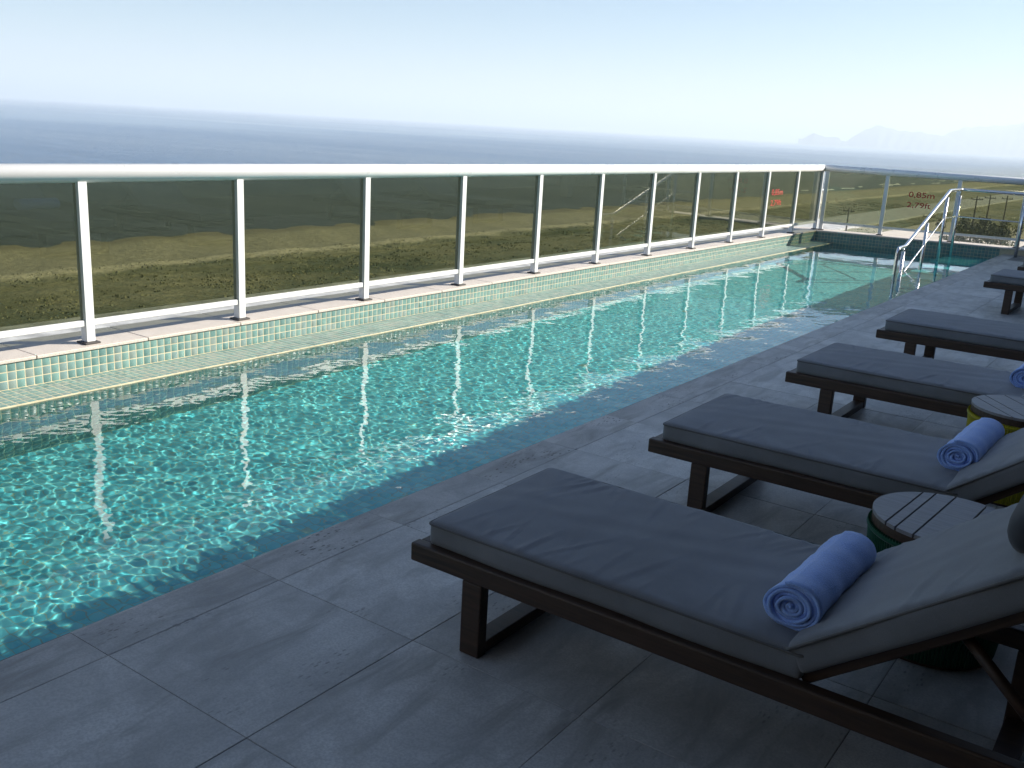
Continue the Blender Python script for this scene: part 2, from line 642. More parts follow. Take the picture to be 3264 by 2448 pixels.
mountain('island', 19.6, 17.2, 7000, [(19.6, -0.003), (19.35, 0.0006), (18.95, 0.0048), (18.8, 0.0060), (18.6, 0.0046), (18.2, 0.0026), (17.8, 0.0034), (17.5, 0.0028), (17.2, -0.003)], 'small pale peaked island', 500)
mountain('mountain', 17.2, 10.5, 7600, [(17.2, -0.002), (16.7, 0.006), (16.2, 0.0115), (15.68, 0.0160), (15.2, 0.0150), (14.6, 0.0125), (14.0, 0.0118), (13.4, 0.0122), (12.8, 0.0102), (12.2, 0.0100), (11.5, 0.006), (10.5, -0.002)], 'hazy mountain with one peak', 600)
mountain('mountain', 13.2, -9, 8200, [(13.2, -0.003), (12.6, 0.006), (12.0, 0.0135), (11.3, 0.0185), (10.6, 0.0195), (9.9, 0.0210), (9.3, 0.0215), (8.6, 0.0250), (7, 0.027), (4, 0.022), (0, 0.026), (-5, 0.02), (-9, -0.002)], 'broad hazy mountain range', 800)


def utility_pole(az, D, H, lab):
    a = math.radians(az)
    x, y = CAM.x - D * math.sin(a), CAM.y + D * math.cos(a)
    r = empty('utility_pole', (x, y, -16.5))
    tag(r, lab, 'pole', 'poles beyond the far fence')
    link('shaft', tube_mesh('shaft', [(0, 0, -0.3), (0, 0, H * 0.5), (0, 0, H)], 0.2, 8, True, [0.2, 0.16, 0.12]), M['pole_concrete'], r)
    bm = bmesh.new()
    add_box(bm, (-1.1, -0.06, H - 0.75), (1.1, 0.06, H - 0.6))
    link('crossarm', bm_mesh('crossarm', bm), M['pole_concrete'], r)
    for s in (-0.95, 0.95, 0.5):
        link('insulator', tube_mesh('insulator', [(s, 0, H - 0.6), (s, 0, H - 0.35)], 0.07, 6), M['pole_concrete'], r)


utility_pole(10.17, 212, 9.6, 'thickest dark utility pole seen through the far right glass pane')
utility_pole(9.55, 225, 9.5, 'thin utility pole just right of the thickest pole')
utility_pole(8.75, 235, 9.2, 'rightmost thin utility pole beyond the far fence')
utility_pole(12.35, 205, 6.0, 'short utility pole behind the sloping steel handrail')
utility_pole(16.45, 200, 6.2, 'leftmost short pole beyond the far glass fence')


def tree(az, D, H, W, lab, seed):
    rg = np.random.default_rng(seed)
    a = math.radians(az)
    x, y = CAM.x - D * math.sin(a), CAM.y + D * math.cos(a)
    r = empty('tree', (x, y, -16.5))
    tag(r, lab, 'tree', 'trees beyond the far fence')
    link('trunk', tube_mesh('trunk', [(0, 0, -0.3), (0.1, 0, H * 0.3), (0.0, 0.1, H * 0.6), (0.2, 0.1, H * 0.85)], 0.2, 7, True, [0.24, 0.18, 0.12, 0.05]), M['bark'], r)
    for q in range(4):
        an = q * 1.6 + seed
        link('limb', tube_mesh('limb', [(0.05, 0, H * (0.35 + 0.07 * q)), (math.cos(an) * W * 0.25, math.sin(an) * W * 0.25, H * (0.55 + 0.07 * q)), (math.cos(an) * W * 0.42, math.sin(an) * W * 0.42, H * (0.62 + 0.08 * q))], 0.07, 6, True, [0.1, 0.06, 0.03]), M['bark'], r)
    nc = 22
    cc = np.stack([rg.normal(0, W * 0.24, nc), rg.normal(0, W * 0.24, nc), H * rg.uniform(0.12, 0.90, nc)], -1)
    n = 2200
    ci = rg.integers(0, nc, n)
    d = rg.normal(0, 1, (n, 3))
    d /= np.linalg.norm(d, axis=1)[:, None]
    p_ = cc[ci] + d * (W * 0.17 * rg.uniform(0.5, 1.05, n))[:, None]
    u = rg.normal(0, 1, (n, 3))
    u /= np.linalg.norm(u, axis=1)[:, None]
    w = np.cross(u, d)
    s = rg.uniform(0.10, 0.26, n)[:, None]
    V = np.stack([p_ - u * s - w * s * 0.5, p_ + u * s - w * s * 0.6, p_ + u * s * 0.9 + w * s * 0.5, p_ - u * s * 0.8 + w * s * 0.6], 1).reshape(-1, 3)
    link('crown', mesh_np('crown', V, np.arange(len(V)).reshape(-1, 4)), M['tree_leaf'], r)


tree(10.55, 205, 5.2, 6.5, 'dark bushy tree left of the thickest utility pole', 3)
tree(9.6, 215, 5.0, 7.5, 'broad dark tree right of the thickest utility pole', 4)
tree(8.7, 208, 4.6, 6.5, 'dark tree at the right end beyond the far fence', 5)

# ------------------------------------------------------------------ hotel building (carries the terrace, shades the deck)
hotel = empty('hotel_building', (5, 4, -16.5))
tag(hotel, 'hotel block that carries the roof terrace, with a covered bar behind the deck', 'building')


def hpart(name, lo, hi, mat, bevel=0.0):
    o = link(name, box_mesh(name, lo, hi, bevel), M[mat])
    o.parent = hotel
    o.matrix_parent_inverse = Matrix.Translation((-5, -4, 16.5))
    return o


hpart('lower_facade', (-0.30, -7.5, -16.6), (16, 14.40, -1.35), 'facade_white')
XR = 6.45
ZR = (XR - 2.95) / 1.25 + ZD
hpart('canopy_roof', (XR, -7.5, ZR - 0.16), (13.5, 21.0, ZR), 'ceiling_board')
hpart('bar_wall', (9.2, -7.0, ZD), (9.5, 21.0, ZR - 0.165), 'render_wall')
hpart('upper_facade', (10.0, -7.5, ZR + 0.004), (16.0, 21.0, ZR + 2.2), 'facade_white')
hpart('added_end_wall', (6.5, 20.7, ZD), (9.19, 20.95, ZR - 0.165), 'render_wall')  # added out of view, keeps sun off the wall mirrored in the glass
hpart('added_rear_wall', (-0.3, -7.5, ZD), (9.19, -7.1, 5.0), 'render_wall')  # added behind the camera to cut sky light on the near deck
hpart('added_shade_roof', (4.45, -7.05, 2.47), (9.1, 0.5, 2.62), 'ceiling_board')  # added slab out of view, darkens the near right deck and loungers
for cx, cyy in ((6.8, -6.0), (6.8, -1.6), (6.8, 16.5)):
    hpart('column', (cx, cyy, ZD), (cx + 0.22, cyy + 0.22, ZR - 0.165), 'render_wall')

# ------------------------------------------------------------------ deck of travertine slabs
deck = empty('deck', (0, 0, ZD))
tag(deck, kind='structure')
bed = link('bedding', box_mesh('bedding', (XDECK + 0.012, YNEAR - 2, ZD - 0.07), (9.19, 21.0, ZD - 0.0018)), M['deck_joint'])
bed.parent = deck
bed.matrix_parent_inverse = Matrix.Translation((0, 0, -ZD))


def slab_mesh(w, l, th, bev):
    bm = bmesh.new()
    add_box(bm, (-w / 2, -l / 2, -th), (w / 2, l / 2, 0), None, bev, 1)
    return bm_mesh('slab', bm)


ROWX = [3.192, 3.806, 4.42, 5.034, 5.648, 6.262]
PITY = 0.649
Y0 = -1.0715
J = 0.0018
sm = slab_mesh(0.614 - J, PITY - J, 0.03, 0.0013)
sm.materials.append(M['travertine'])
for ri in range(5):
    for k in range(-5, 22):
        yc = Y0 + (k + 0.5) * PITY
        o = bpy.data.objects.new('slab', sm)
        C.objects.link(o)
        o.parent = deck
        o.location = (ROWX[ri] + 0.307, yc, random.uniform(-0.0008, 0.0008))
        o.rotation_euler = (random.uniform(-0.0006, 0.0006), random.uniform(-0.0006, 0.0006), 0)


def rim_mesh():
    w = 3.192 - XDECK - J / 2
    pr = [(0.0, -0.06), (0.0, -0.022), (0.004, -0.009), (0.012, -0.002), (0.024, 0.0), (w - 0.003, 0.0), (w, -0.003), (w, -0.06)]
    L = PITY - J
    V, F = [], []
    for y in (-L / 2, L / 2):
        for (x, z) in pr:
            V.append((x, y, z))
    n = len(pr)
    for i in range(n - 1):
        F.append((i, i + 1, n + i + 1, n + i))
    F.append((n - 1, 0, n, 2 * n - 1))
    F.append(tuple(range(n)))
    F.append(tuple(range(2 * n - 1, n - 1, -1)))
    me = mesh_from('rim_slab', V, F)
    bm = bmesh.new()
    bm.from_mesh(me)
    bmesh.ops.recalc_face_normals(bm, faces=bm.faces)
    bm.to_mesh(me)
    bm.free()
    me.materials.append(M['travertine_rim'])
    return me


rm = rim_mesh()
for k in range(-6, 24):
    yc = Y0 + (k + 0.5) * PITY
    o = bpy.data.objects.new('rim_slab', rm)
    C.objects.link(o)
    o.parent = deck
    o.location = (XDECK, yc, random.uniform(-0.0006, 0.0006))

# ------------------------------------------------------------------ pool basin
pool = empty('swimming_pool', (1.5, 4, ZF))
tag(pool, kind='structure')
POOL_INV = Matrix.Translation((-1.5, -4, -ZF))


def ppart(name, me, mat, kind=None):
    o = link(name, me, M[mat])
    o.parent = pool
    o.matrix_parent_inverse = POOL_INV
    if kind: o['kind'] = kind
    o.cycles.is_caustics_receiver = True
    return o


gr = 0.0012
yF0, yF1 = yfar(XWALL), yfar(XDECK)
# grout bed (shell): wall, ledge, inner wall, floor, far wall, right wall
Vb = [(XWALL - gr, YNEAR, -0.022), (XWALL - gr, yF0 + 0.05, -0.022), (XWALL - gr, YNEAR, ZL - gr), (XWALL - gr, yF0 + 0.05, ZL - gr),
      (XLEDGE - gr, YNEAR, ZL - gr), (XLEDGE - gr, yfar(XLEDGE) + 0.05, ZL - gr), (XLEDGE - gr, YNEAR, ZF), (XLEDGE - gr, yfar(XLEDGE) + 0.05, ZF),
      (XDECK + 0.012, YNEAR, ZF), (XDECK + 0.012, yF1 + 0.05, ZF), (XDECK + 0.012, YNEAR, ZW - 0.012), (XDECK + 0.012, yF1 + 0.05, ZW - 0.012)]
Fb = [(0, 1, 3, 2), (2, 3, 5, 4), (4, 5, 7, 6), (6, 7, 9, 8), (8, 9, 11, 10)]
ppart('grout_bed', mesh_from('grout_bed', Vb, Fb), 'grout')
e0, e1 = FA - FDIR * 0.1 - FNRM * gr, FB + FDIR * 0.2 - FNRM * gr
ppart('far_grout_bed', mesh_from('far_grout_bed', [(e0.x, e0.y, ZF), (e1.x, e1.y, ZF), (e1.x, e1.y, -0.022), (e0.x, e0.y, -0.022)], [(0, 1, 2, 3)]), 'grout')
ppart('ledge_nosing', box_mesh('ledge_nosing', (XLEDGE - 0.002, YNEAR, ZL - 0.020), (XLEDGE + 0.002, yfar(XLEDGE) - 0.002, ZL + 0.0005), 0.002), 'grout')
ppart('near_wall', mesh_from('near_wall', [(XWALL, YNEAR, ZF), (XDECK, YNEAR, ZF), (XDECK, YNEAR, -0.022), (XWALL, YNEAR, -0.022)], [(3, 2, 1, 0)]), 'tile')


def tiles_np(org, du, dv, nn, keep=None, size=0.0478, h=0.0012, bev=0.0025):
    """frustum tiles: org (k,3) centres on the bed plane, du/dv/nn unit vectors"""
    s = size / 2
    t = s - bev
    du, dv, nn = (np.array(a, float) for a in (du, dv, nn))
    cs = [(-s, -s, 0), (s, -s, 0), (s, s, 0), (-s, s, 0), (-t, -t, h), (t, -t, h), (t, t, h), (-t, t, h)]
    jit = rng.normal(0, 0.0004, (len(org), 1))
    V = np.stack([org + du * a + dv * b + nn * (c + (jit if c else 0)) for a, b, c in cs], 1).reshape(-1, 3)
    b0 = (np.arange(len(org)) * 8)[:, None]
    Q = np.concatenate([b0 + np.array(f) for f in ((4, 5, 6, 7), (0, 1, 5, 4), (1, 2, 6, 5), (2, 3, 7, 6), (3, 0, 4, 7))])
    return V, Q


def join(parts):
    V, Q, n = [], [], 0
    for v, q in parts:
        V.append(v)
        Q.append(q + n)
        n += len(v)
    return np.concatenate(V), np.concatenate(Q)


YT0 = -5.0 + P / 2
NT_ = int((14.2 - YT0) / P)
ycols = YT0 + np.arange(NT_) * P
c_first = int((-0.66 - YT0) / P)
NCOL = 33
single = set(range(c_first, c_first + NCOL))
parts = []
proto_wall = mesh_np('wall_tile', *tiles_np(np.zeros((1, 3)), (0, 1, 0), (0, 0, 1), (1, 0, 0)))
proto_ledge = mesh_np('ledge_tile', *tiles_np(np.zeros((1, 3)), (1, 0, 0), (0, 1, 0), (0, 0, 1)))
for me in (proto_wall, proto_ledge):
    me.materials.append(M['tile'])


def single_tile(me, name, loc):
    o = bpy.data.objects.new(name, me)
    C.objects.link(o)
    o.parent = pool
    o.matrix_parent_inverse = POOL_INV
    o.location = loc
    o.rotation_euler = (random.uniform(-0.006, 0.006), random.uniform(-0.006, 0.006), random.uniform(-0.006, 0.006))
    o.cycles.is_caustics_receiver = True


for row in range(3):
    z = -0.022 - P * (row + 0.5)
    ys_ = [y for c, y in enumerate(ycols) if c not in single and y < yF0 - P * 0.5]
    parts.append(tiles_np(np.array([(XWALL - gr, y, z) for y in ys_]), (0, 1, 0), (0, 0, 1), (1, 0, 0)))
    for c in sorted(single):
        single_tile(proto_wall, 'wall_tile', (XWALL - gr, ycols[c], z))
for row in range(6):
    x = XWALL + P * (row + 0.5)
    ys_ = [y for c, y in enumerate(ycols) if c not in single and y < yfar(x) - P * 0.5]
    parts.append(tiles_np(np.array([(x, y, ZL - gr) for y in ys_]), (1, 0, 0), (0, 1, 0), (0, 0, 1)))
    for c in sorted(single):
        single_tile(proto_ledge, 'ledge_tile', (x, ycols[c], ZL - gr))
V, Q = join(parts)
ppart('distant_rim_tiles', mesh_np('distant_rim_tiles', V, Q), 'tile', 'stuff')
# under water: inner wall, floor, far wall, right wall
parts = []
for row in range(16):
    z = ZL - P * (row + 0.5) - 0.004
    ys_ = ycols[ycols < yfar(XLEDGE) - P * 0.5]
    parts.append(tiles_np(np.stack([np.full(len(ys_), XLEDGE - gr), ys_, np.full(len(ys_), z)], -1), (0, 1, 0), (0, 0, 1), (1, 0, 0)))
    parts.append(tiles_np(np.stack([np.full(len(ys_), XDECK + 0.012), ys_, np.full(len(ys_), z - 0.018)], -1), (0, -1, 0), (0, 0, 1), (-1, 0, 0)))
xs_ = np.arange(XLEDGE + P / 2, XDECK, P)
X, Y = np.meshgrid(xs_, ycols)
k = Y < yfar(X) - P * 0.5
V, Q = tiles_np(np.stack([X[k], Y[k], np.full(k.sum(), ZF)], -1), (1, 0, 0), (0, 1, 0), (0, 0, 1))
ppart('floor_tiles', mesh_np('floor_tiles', V, Q), 'lightened_mosaic', 'stuff')
nf = int((FB - FA).length / P)
for row in range(19):
    z = -0.022 - P * (row + 0.5)
    org = np.array([tuple(FA + FDIR * P * (q + 0.5) - FNRM * gr + Vector((0, 0, z))) for q in range(nf)])
    parts.append(tiles_np(org, FDIR, (0, 0, 1), FNRM))
V, Q = join(parts)
ppart('mosaic_tiles', mesh_np('mosaic_tiles', V, Q), 'tile', 'stuff')
# entry steps in the far right corner
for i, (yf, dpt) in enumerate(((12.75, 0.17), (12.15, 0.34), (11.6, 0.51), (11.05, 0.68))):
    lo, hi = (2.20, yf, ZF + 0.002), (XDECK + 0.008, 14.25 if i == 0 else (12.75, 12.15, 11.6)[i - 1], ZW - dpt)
    ppart('step', box_mesh('step', lo, hi, 0.012), 'lightened_mosaic')

# granite coping on the sea side and the far side, slab by slab
cope = empty('pool_coping', (0, 4, -0.02))
tag(cope, kind='structure')
CINV = Matrix.Translation((0, -4, 0.02))
cm = box_mesh('coping_slab', (-0.34, -0.3725, -0.021), (XWALL + 0.012, 0.3725, 0.0), 0.004)
cm.materials.append(M['granite'])
ys0 = -0.205 - 0.75 * 7
for k in range(40):
    y = ys0 + 0.375 + 0.75 * k
    if y + 0.4 > 13.7 and y > 13.4:
        break
    o = bpy.data.objects.new('coping_slab', cm)
    C.objects.link(o)
    o.parent = cope
    o.matrix_parent_inverse = CINV
    o.location = (0, y, random.uniform(-0.0006, 0.0006))
ylast = y - 0.375
fm = box_mesh('coping_slab_far', (0, -0.012, -0.021), (0.746, 0.42, 0.0), 0.004)
fm.materials.append(M['granite'])
ang = math.atan2(FDIR.y, FDIR.x)
for k in range(-1, 5):
    o = bpy.data.objects.new('coping_slab', fm)
    C.objects.link(o)
    o.parent = cope
    o.matrix_parent_inverse = CINV
    b = FA + FDIR * (0.016 + 0.75 * k)
    o.location = (b.x, b.y, -0.0015)
    o.rotation_euler = (0, 0, ang)
corner = box_mesh('coping_slab_corner', (-0.34, ylast + 0.004, -0.021), (XWALL + 0.012, yF0 - 0.02, -0.0006), 0.004)
o = link('coping_slab', corner, M['granite'])
o.parent = cope
o.matrix_parent_inverse = CINV
# parapet core below the coping
core = empty('parapet', (0, 4, -1.3))
tag(core, kind='structure')
for nm, vv in (('parapet_core', [(-0.32, YNEAR), (XWALL - 0.006, YNEAR), (XWALL - 0.006, yF0 - 0.0), (-0.32, yF0 + 0.36)]),
               ('parapet_core', [(e0.x, e0.y + 0.004), (FB.x + 1.2, FB.y + 0.21), (FB.x + 1.2, FB.y + 0.6), (e0.x - 0.3, e0.y + 0.37)])):
    V_ = [(a, b, -1.34) for a, b in vv] + [(a, b, -0.0225) for a, b in vv]
    o = link(nm, mesh_from(nm, V_, [(4, 5, 6, 7), (0, 1, 5, 4), (1, 2, 6, 5), (2, 3, 7, 6), (3, 0, 4, 7)]), M['grout'])
    o.parent = core
    o.matrix_parent_inverse = Matrix.Translation((0, -4, 1.3))


# ------------------------------------------------------------------ pool water with real ripples
def build_water():
    # unseen extra sheet added under the deck lets caustic sunlight reach the floor
    xs = np.concatenate([np.arange(XLEDGE - 0.002, XDECK + 0.010, 0.0062), np.arange(XDECK + 0.05, 4.30, 0.1)])
    ys = [-4.9]
    while ys[-1] < -2.2:
        ys.append(ys[-1] + 0.04)
    while ys[-1] < 14.25:
        yy = ys[-1]
        ys.append(yy + (0.0062 if yy < 1.2 else min(0.022, 0.0062 + (yy - 1.2) * 0.0016)))
    ys = np.array(ys)
    X, Y = np.meshgrid(xs, ys, indexing='ij')
    Z = np.zeros_like(X)
    rg = np.random.default_rng(5)
    amp = np.interp(ys, [-3, 0.5, 4, 9, 12, 14.2], [1.0, 0.92, 0.72, 0.55, 0.34, 0.26])[None, :]
    for i in range(88):
        if i < 60:
            lam, slope = rg.uniform(0.038, 0.095), 0.0022
        else:
            lam, slope = 0.125 * (0.8 / 0.125) ** rg.uniform(), 0.0034
        k = 2 * math.pi / lam
        th = rg.normal(2.1, 0.95) if rg.uniform() < 0.5 else rg.uniform(0, 2 * math.pi)
        a = slope / k
        Z += a * np.sin(k * (X * math.cos(th) + Y * math.sin(th)) + rg.uniform(0, 6.28) + 0.6 * np.sin(X * 1.7 + Y * 1.1 + i))
    Z *= amp
    YY = np.minimum(Y, yfar(X) - 0.0)
    v = np.stack([X, YY, ZW + Z], -1).reshape(-1, 3)
    a, b = X.shape
    i, j = np.meshgrid(np.arange(a - 1), np.arange(b - 1), indexing='ij')
    k = (i * b + j).ravel()
    me = mesh_np('pool_water', v, np.stack([k, k + b, k + b + 1, k + 1], -1))
    o = link('pool_water', me, M['pool_water'], smooth=True)
    tag(o, kind='structure')
    o.cycles.is_caustics_caster = True


build_water()


# ------------------------------------------------------------------ glass fences
def text_mesh(body, size):
    cu = bpy.data.curves.new('txt', 'FONT')
    cu.body = body
    cu.size = size
    cu.extrude = 0.0006
    cu.offset = 0.0008
    cu.resolution_u = 6
    ob = bpy.data.objects.new('txt', cu)
    C.objects.link(ob)
    dg = bpy.context.evaluated_depsgraph_get()
    me = bpy.data.meshes.new_from_object(ob.evaluated_get(dg))
    bpy.data.objects.remove(ob)
    me.materials.clear()
    me.materials.append(M['sign_red'])
    return me


def fit_text(me, w, h):
    co = np.empty(len(me.vertices) * 3, np.float32)
    me.vertices.foreach_get('co', co)
    co = co.reshape(-1, 3)
    lo, hi = co.min(0), co.max(0)
    co[:, 0] = (co[:, 0] - lo[0]) / (hi[0] - lo[0]) * w
    co[:, 1] = (co[:, 1] - lo[1]) / (hi[1] - lo[1]) * h
    me.vertices.foreach_set('co', co.ravel())
    me.update()


HR = 0.985
POST = 0.03
post_me = box_mesh('post', (-POST, -POST, 0.012), (POST, POST, HR + 0.03), 0.003, 1)
plate_me = box_mesh('base_plate', (-0.052, -0.052, 0.0), (0.052, 0.052, 0.0118), 0.003, 1)
post_me.materials.append(M['post_aluminium'])
plate_me.materials.append(M['plate_rubber'])


def fence(label, org, direction, stations, rail_from, rail_to, text=None):
    """stations: distances of the posts along the line"""
    ang_ = math.atan2(direction.y, direction.x)
    r = empty('glass_fence', org, ang_)
    tag(r, label, 'fence', 'glass fences round the pool')
    for s in stations:
        p_ = link('post', post_me, None, r)
        p_.location = (s, 0, 0)
        b_ = link('base_plate', plate_me, None, p_)
    link('top_rail', tube_mesh('top_rail', [(rail_from, 0, 1.045), ((rail_from + rail_to) / 2, 0, 1.045), (rail_to, 0, 1.045)], 0.056, 28), M['rail_aluminium'], r)
    panes = {}
    for i, (a, b) in enumerate(zip(stations[:-1], stations[1:])):
        a2, b2 = a + POST + 0.001, b - POST - 0.001
        link('bottom_rail', box_mesh('bottom_rail', (a2, -0.022, 0.112), (b2, 0.022, 0.150), 0.003, 1), M['post_aluminium'], r)
        panes[i] = link('glass_pane', box_mesh('glass_pane', (a2, -0.004, 0.1505), (b2, 0.004, 0.998)), M['glass'], r)
    for (pi, rows) in (text or []):
        for body, s, z, w, h, flip in rows:
            me = text_mesh(body, 0.12)
            fit_text(me, w, h)
            o_ = link('depth_marking', me, None, panes[pi])
            if flip:
                o_.rotation_euler = (math.pi / 2, 0, math.pi)
                o_.location = (s, 0.0052, z)
            else:
                o_.rotation_euler = (math.pi / 2, 0, 0)
                o_.location = (s, -0.0052, z)
    return r


PY = [0.1526 + 1.25 * i for i in range(-3, 11)]
PY[3:14] = [0.19, 1.372, 2.65, 3.905, 5.153, 6.38, 7.63, 8.89, 10.15, 11.385, 12.68]
Y_C = 13.87
# seaward fence runs along +y; inside (camera side) is local -y when the local x axis points along +y
st = [y + 4.0 for y in PY] + [Y_C + 4.0]
fence('long glass fence with bright white round top rail along the sea side', Vector((0, -4.0, 0)), Vector((0, 1, 0)), st, -0.5, Y_C + 4.0 + 0.045,
      [(len(PY) - 3 + 0, [('0,85m', 11.60 + 4.0, 0.622, 0.47, 0.105, False), ('2,79ft', 11.60 + 4.0, 0.462, 0.45, 0.10, False)])])
fo = Vector((0.0, Y_C, 0))
fd = Vector((3.12, 14.36 - Y_C, 0)).normalized()
fence('short glass fence with shaded blue grey top rail across the far end', fo + fd * 0.062 - Vector((0, 0, 0.0015)), fd, [s - 0.062 for s in (0.098, 1.075, 2.19, 3.17, 4.25)], -0.02, 4.4,
      [(1, [('0,85m', 1.44 - 0.062, 0.655, 0.40, 0.105, False), ('2,79ft', 1.435 - 0.062, 0.49, 0.37, 0.10, False)])])


# ------------------------------------------------------------------ stainless steel handrail of the pool steps
hr = empty('pool_handrail', (2.28, 13.8, ZW - 0.17))
tag(hr, 'polished stainless steel handrail sloping into the pool at the far steps', 'handrail')
HINV = Matrix.Translation((-2.28, -13.8, -(ZW - 0.17)))


def hp(name, me, mat='steel'):
    o = link(name, me, M[mat])
    o.parent = hr
    o.matrix_parent_inverse = HINV
    return o


HX = 2.28
hp('top_rail', tube_mesh('top_rail', round_path([(4.6, 13.85, 0.867), (HX, 13.80, 0.867), (HX, 13.0, 0.867), (HX, 10.78, 0.166), (HX, 10.42, 0.162), (HX, 10.40, -0.2), (HX, 10.40, ZF)], 0.07), 0.024, 16))
hp('middle_rail', tube_mesh('middle_rail', round_path([(4.6, 13.85, 0.44), (HX, 13.80, 0.44), (HX, 12.86, 0.45), (HX, 10.97, -0.176), (HX, 10.72, -0.258)], 0.05), 0.010, 10))
for (x, y, zt, zb, rz) in ((HX, 10.72, 0.10, ZF, 0.143), (HX, 11.85, 0.43, ZW - 0.51, 0.50), (HX, 12.89, 0.77, ZW - 0.17, 0.84), (HX, 13.78, 0.77, ZW - 0.17, 0.86), (3.22, 13.81, 0.77, ZD, 0.86)):
    po = hp('post', tube_mesh('post', [(x, y, zb), (x, y, zt)], 0.024, 14))
    pn = link('pin', tube_mesh('pin', [(x, y, zt), (x, y, rz)], 0.009, 8), M['steel'], po)


# ------------------------------------------------------------------ sun loungers
def rounded_box(name, L, W, T, nx, ny, nz, r, fn):
    """closed cushion; fn(p array) displaces"""
    faces, verts = [], []
    idx = {}

    def vid(i, j, k):
        key = (i, j, k)
        if key not in idx:
            idx[key] = len(verts)
            verts.append((i / nx, j / ny, k / nz))
        return idx[key]
    for i in range(nx):
        for j in range(ny):
            faces.append((vid(i, j, nz), vid(i + 1, j, nz), vid(i + 1, j + 1, nz), vid(i, j + 1, nz)))
            faces.append((vid(i, j, 0), vid(i, j + 1, 0), vid(i + 1, j + 1, 0), vid(i + 1, j, 0)))
    for i in range(nx):
        for k in range(nz):
            faces.append((vid(i, 0, k), vid(i + 1, 0, k), vid(i + 1, 0, k + 1), vid(i, 0, k + 1)))
            faces.append((vid(i, ny, k), vid(i, ny, k + 1), vid(i + 1, ny, k + 1), vid(i + 1, ny, k)))
    for j in range(ny):
        for k in range(nz):
            faces.append((vid(0, j, k), vid(0, j, k + 1), vid(0, j + 1, k + 1), vid(0, j + 1, k)))
            faces.append((vid(nx, j, k), vid(nx, j + 1, k), vid(nx, j + 1, k + 1), vid(nx, j, k + 1)))
    p_ = np.array(verts) * np.array([L, W, T])
    lo = np.array([r, r, min(r, T * 0.49)])
    inner = np.clip(p_, lo, np.array([L, W, T]) - lo)
    d = p_ - inner
    ln = np.linalg.norm(d, axis=1, keepdims=True)
    # push corner points onto the rounded surface
    p2 = np.where(ln > 1e-9, inner + d / np.maximum(ln, 1e-9) * np.minimum(ln, r), p_)
    p2 = fn(p2)
    me = mesh_from(name, p2, faces)
    me.shade_smooth()
    return me


SEAT_L, SEAT_W, CT = 1.185, 0.685, 0.082
BACK_L = 0.74


def wrinkle(seed, L, W):
    rg = np.random.default_rng(seed)
    ws = [(rg.uniform(0.05, L - 0.05), rg.choice([0, 1]), rg.uniform(0.10, 0.30), rg.uniform(0.006, 0.014), rg.uniform(-0.5, 0.5), rg.uniform(0.0008, 0.0026)) for _ in range(46)]

    def fn(p_):
        x, y, z = p_[:, 0].copy(), p_[:, 1].copy(), p_[:, 2].copy()
        top = np.clip((z / CT - 0.55) / 0.45, 0, 1)
        u = x / L
        v = y / W
        puff = 0.010 * (np.clip(4 * v * (1 - v), 0, 1) ** 0.6) * (np.clip(12 * u * (1 - u), 0, 1) ** 0.6)
        z = z + top * puff
        for (cx, side, ln, wd, sl, am) in ws:
            dy = y if side == 0 else W - y
            xx = x - cx - sl * dy * (1 if side == 0 else 1)
            fall = np.exp(-((dy - ln * 0.35) / (ln * 0.5)) ** 2)
            z = z + top * am * fall * (np.exp(-(xx / wd) ** 2) - 0.6 * np.exp(-((xx - 1.7 * wd) / wd) ** 2))
        z = z + top * 0.0016 * np.sin(x * 23 + 4 * np.sin(y * 9)) * np.sin(y * 17 + x * 6)
        # soft sides
        y = y + 0.004 * np.sin(x * 11 + seed) * np.where((v < 0.05) | (v > 0.95), 1, 0)
        return np.stack([x, y, z], -1)
    return fn


def piping_pts(L, W, z, r):
    pts = []
    for (cx, cyy, a0) in ((L - r, W - r, 0), (r, W - r, 90), (r, r, 180), (L - r, r, 270)):
        for s in range(7):
            a = math.radians(a0 + 90 * s / 6)
            pts.append((cx + math.cos(a) * r, cyy + math.sin(a) * r, z))
    pts.append(pts[0])
    return pts


FRAME_W = 0.735
BACK_A = math.radians(37.0)
FZ0, FZ1 = 0.241, 0.302            # side rail bottom and top above the deck


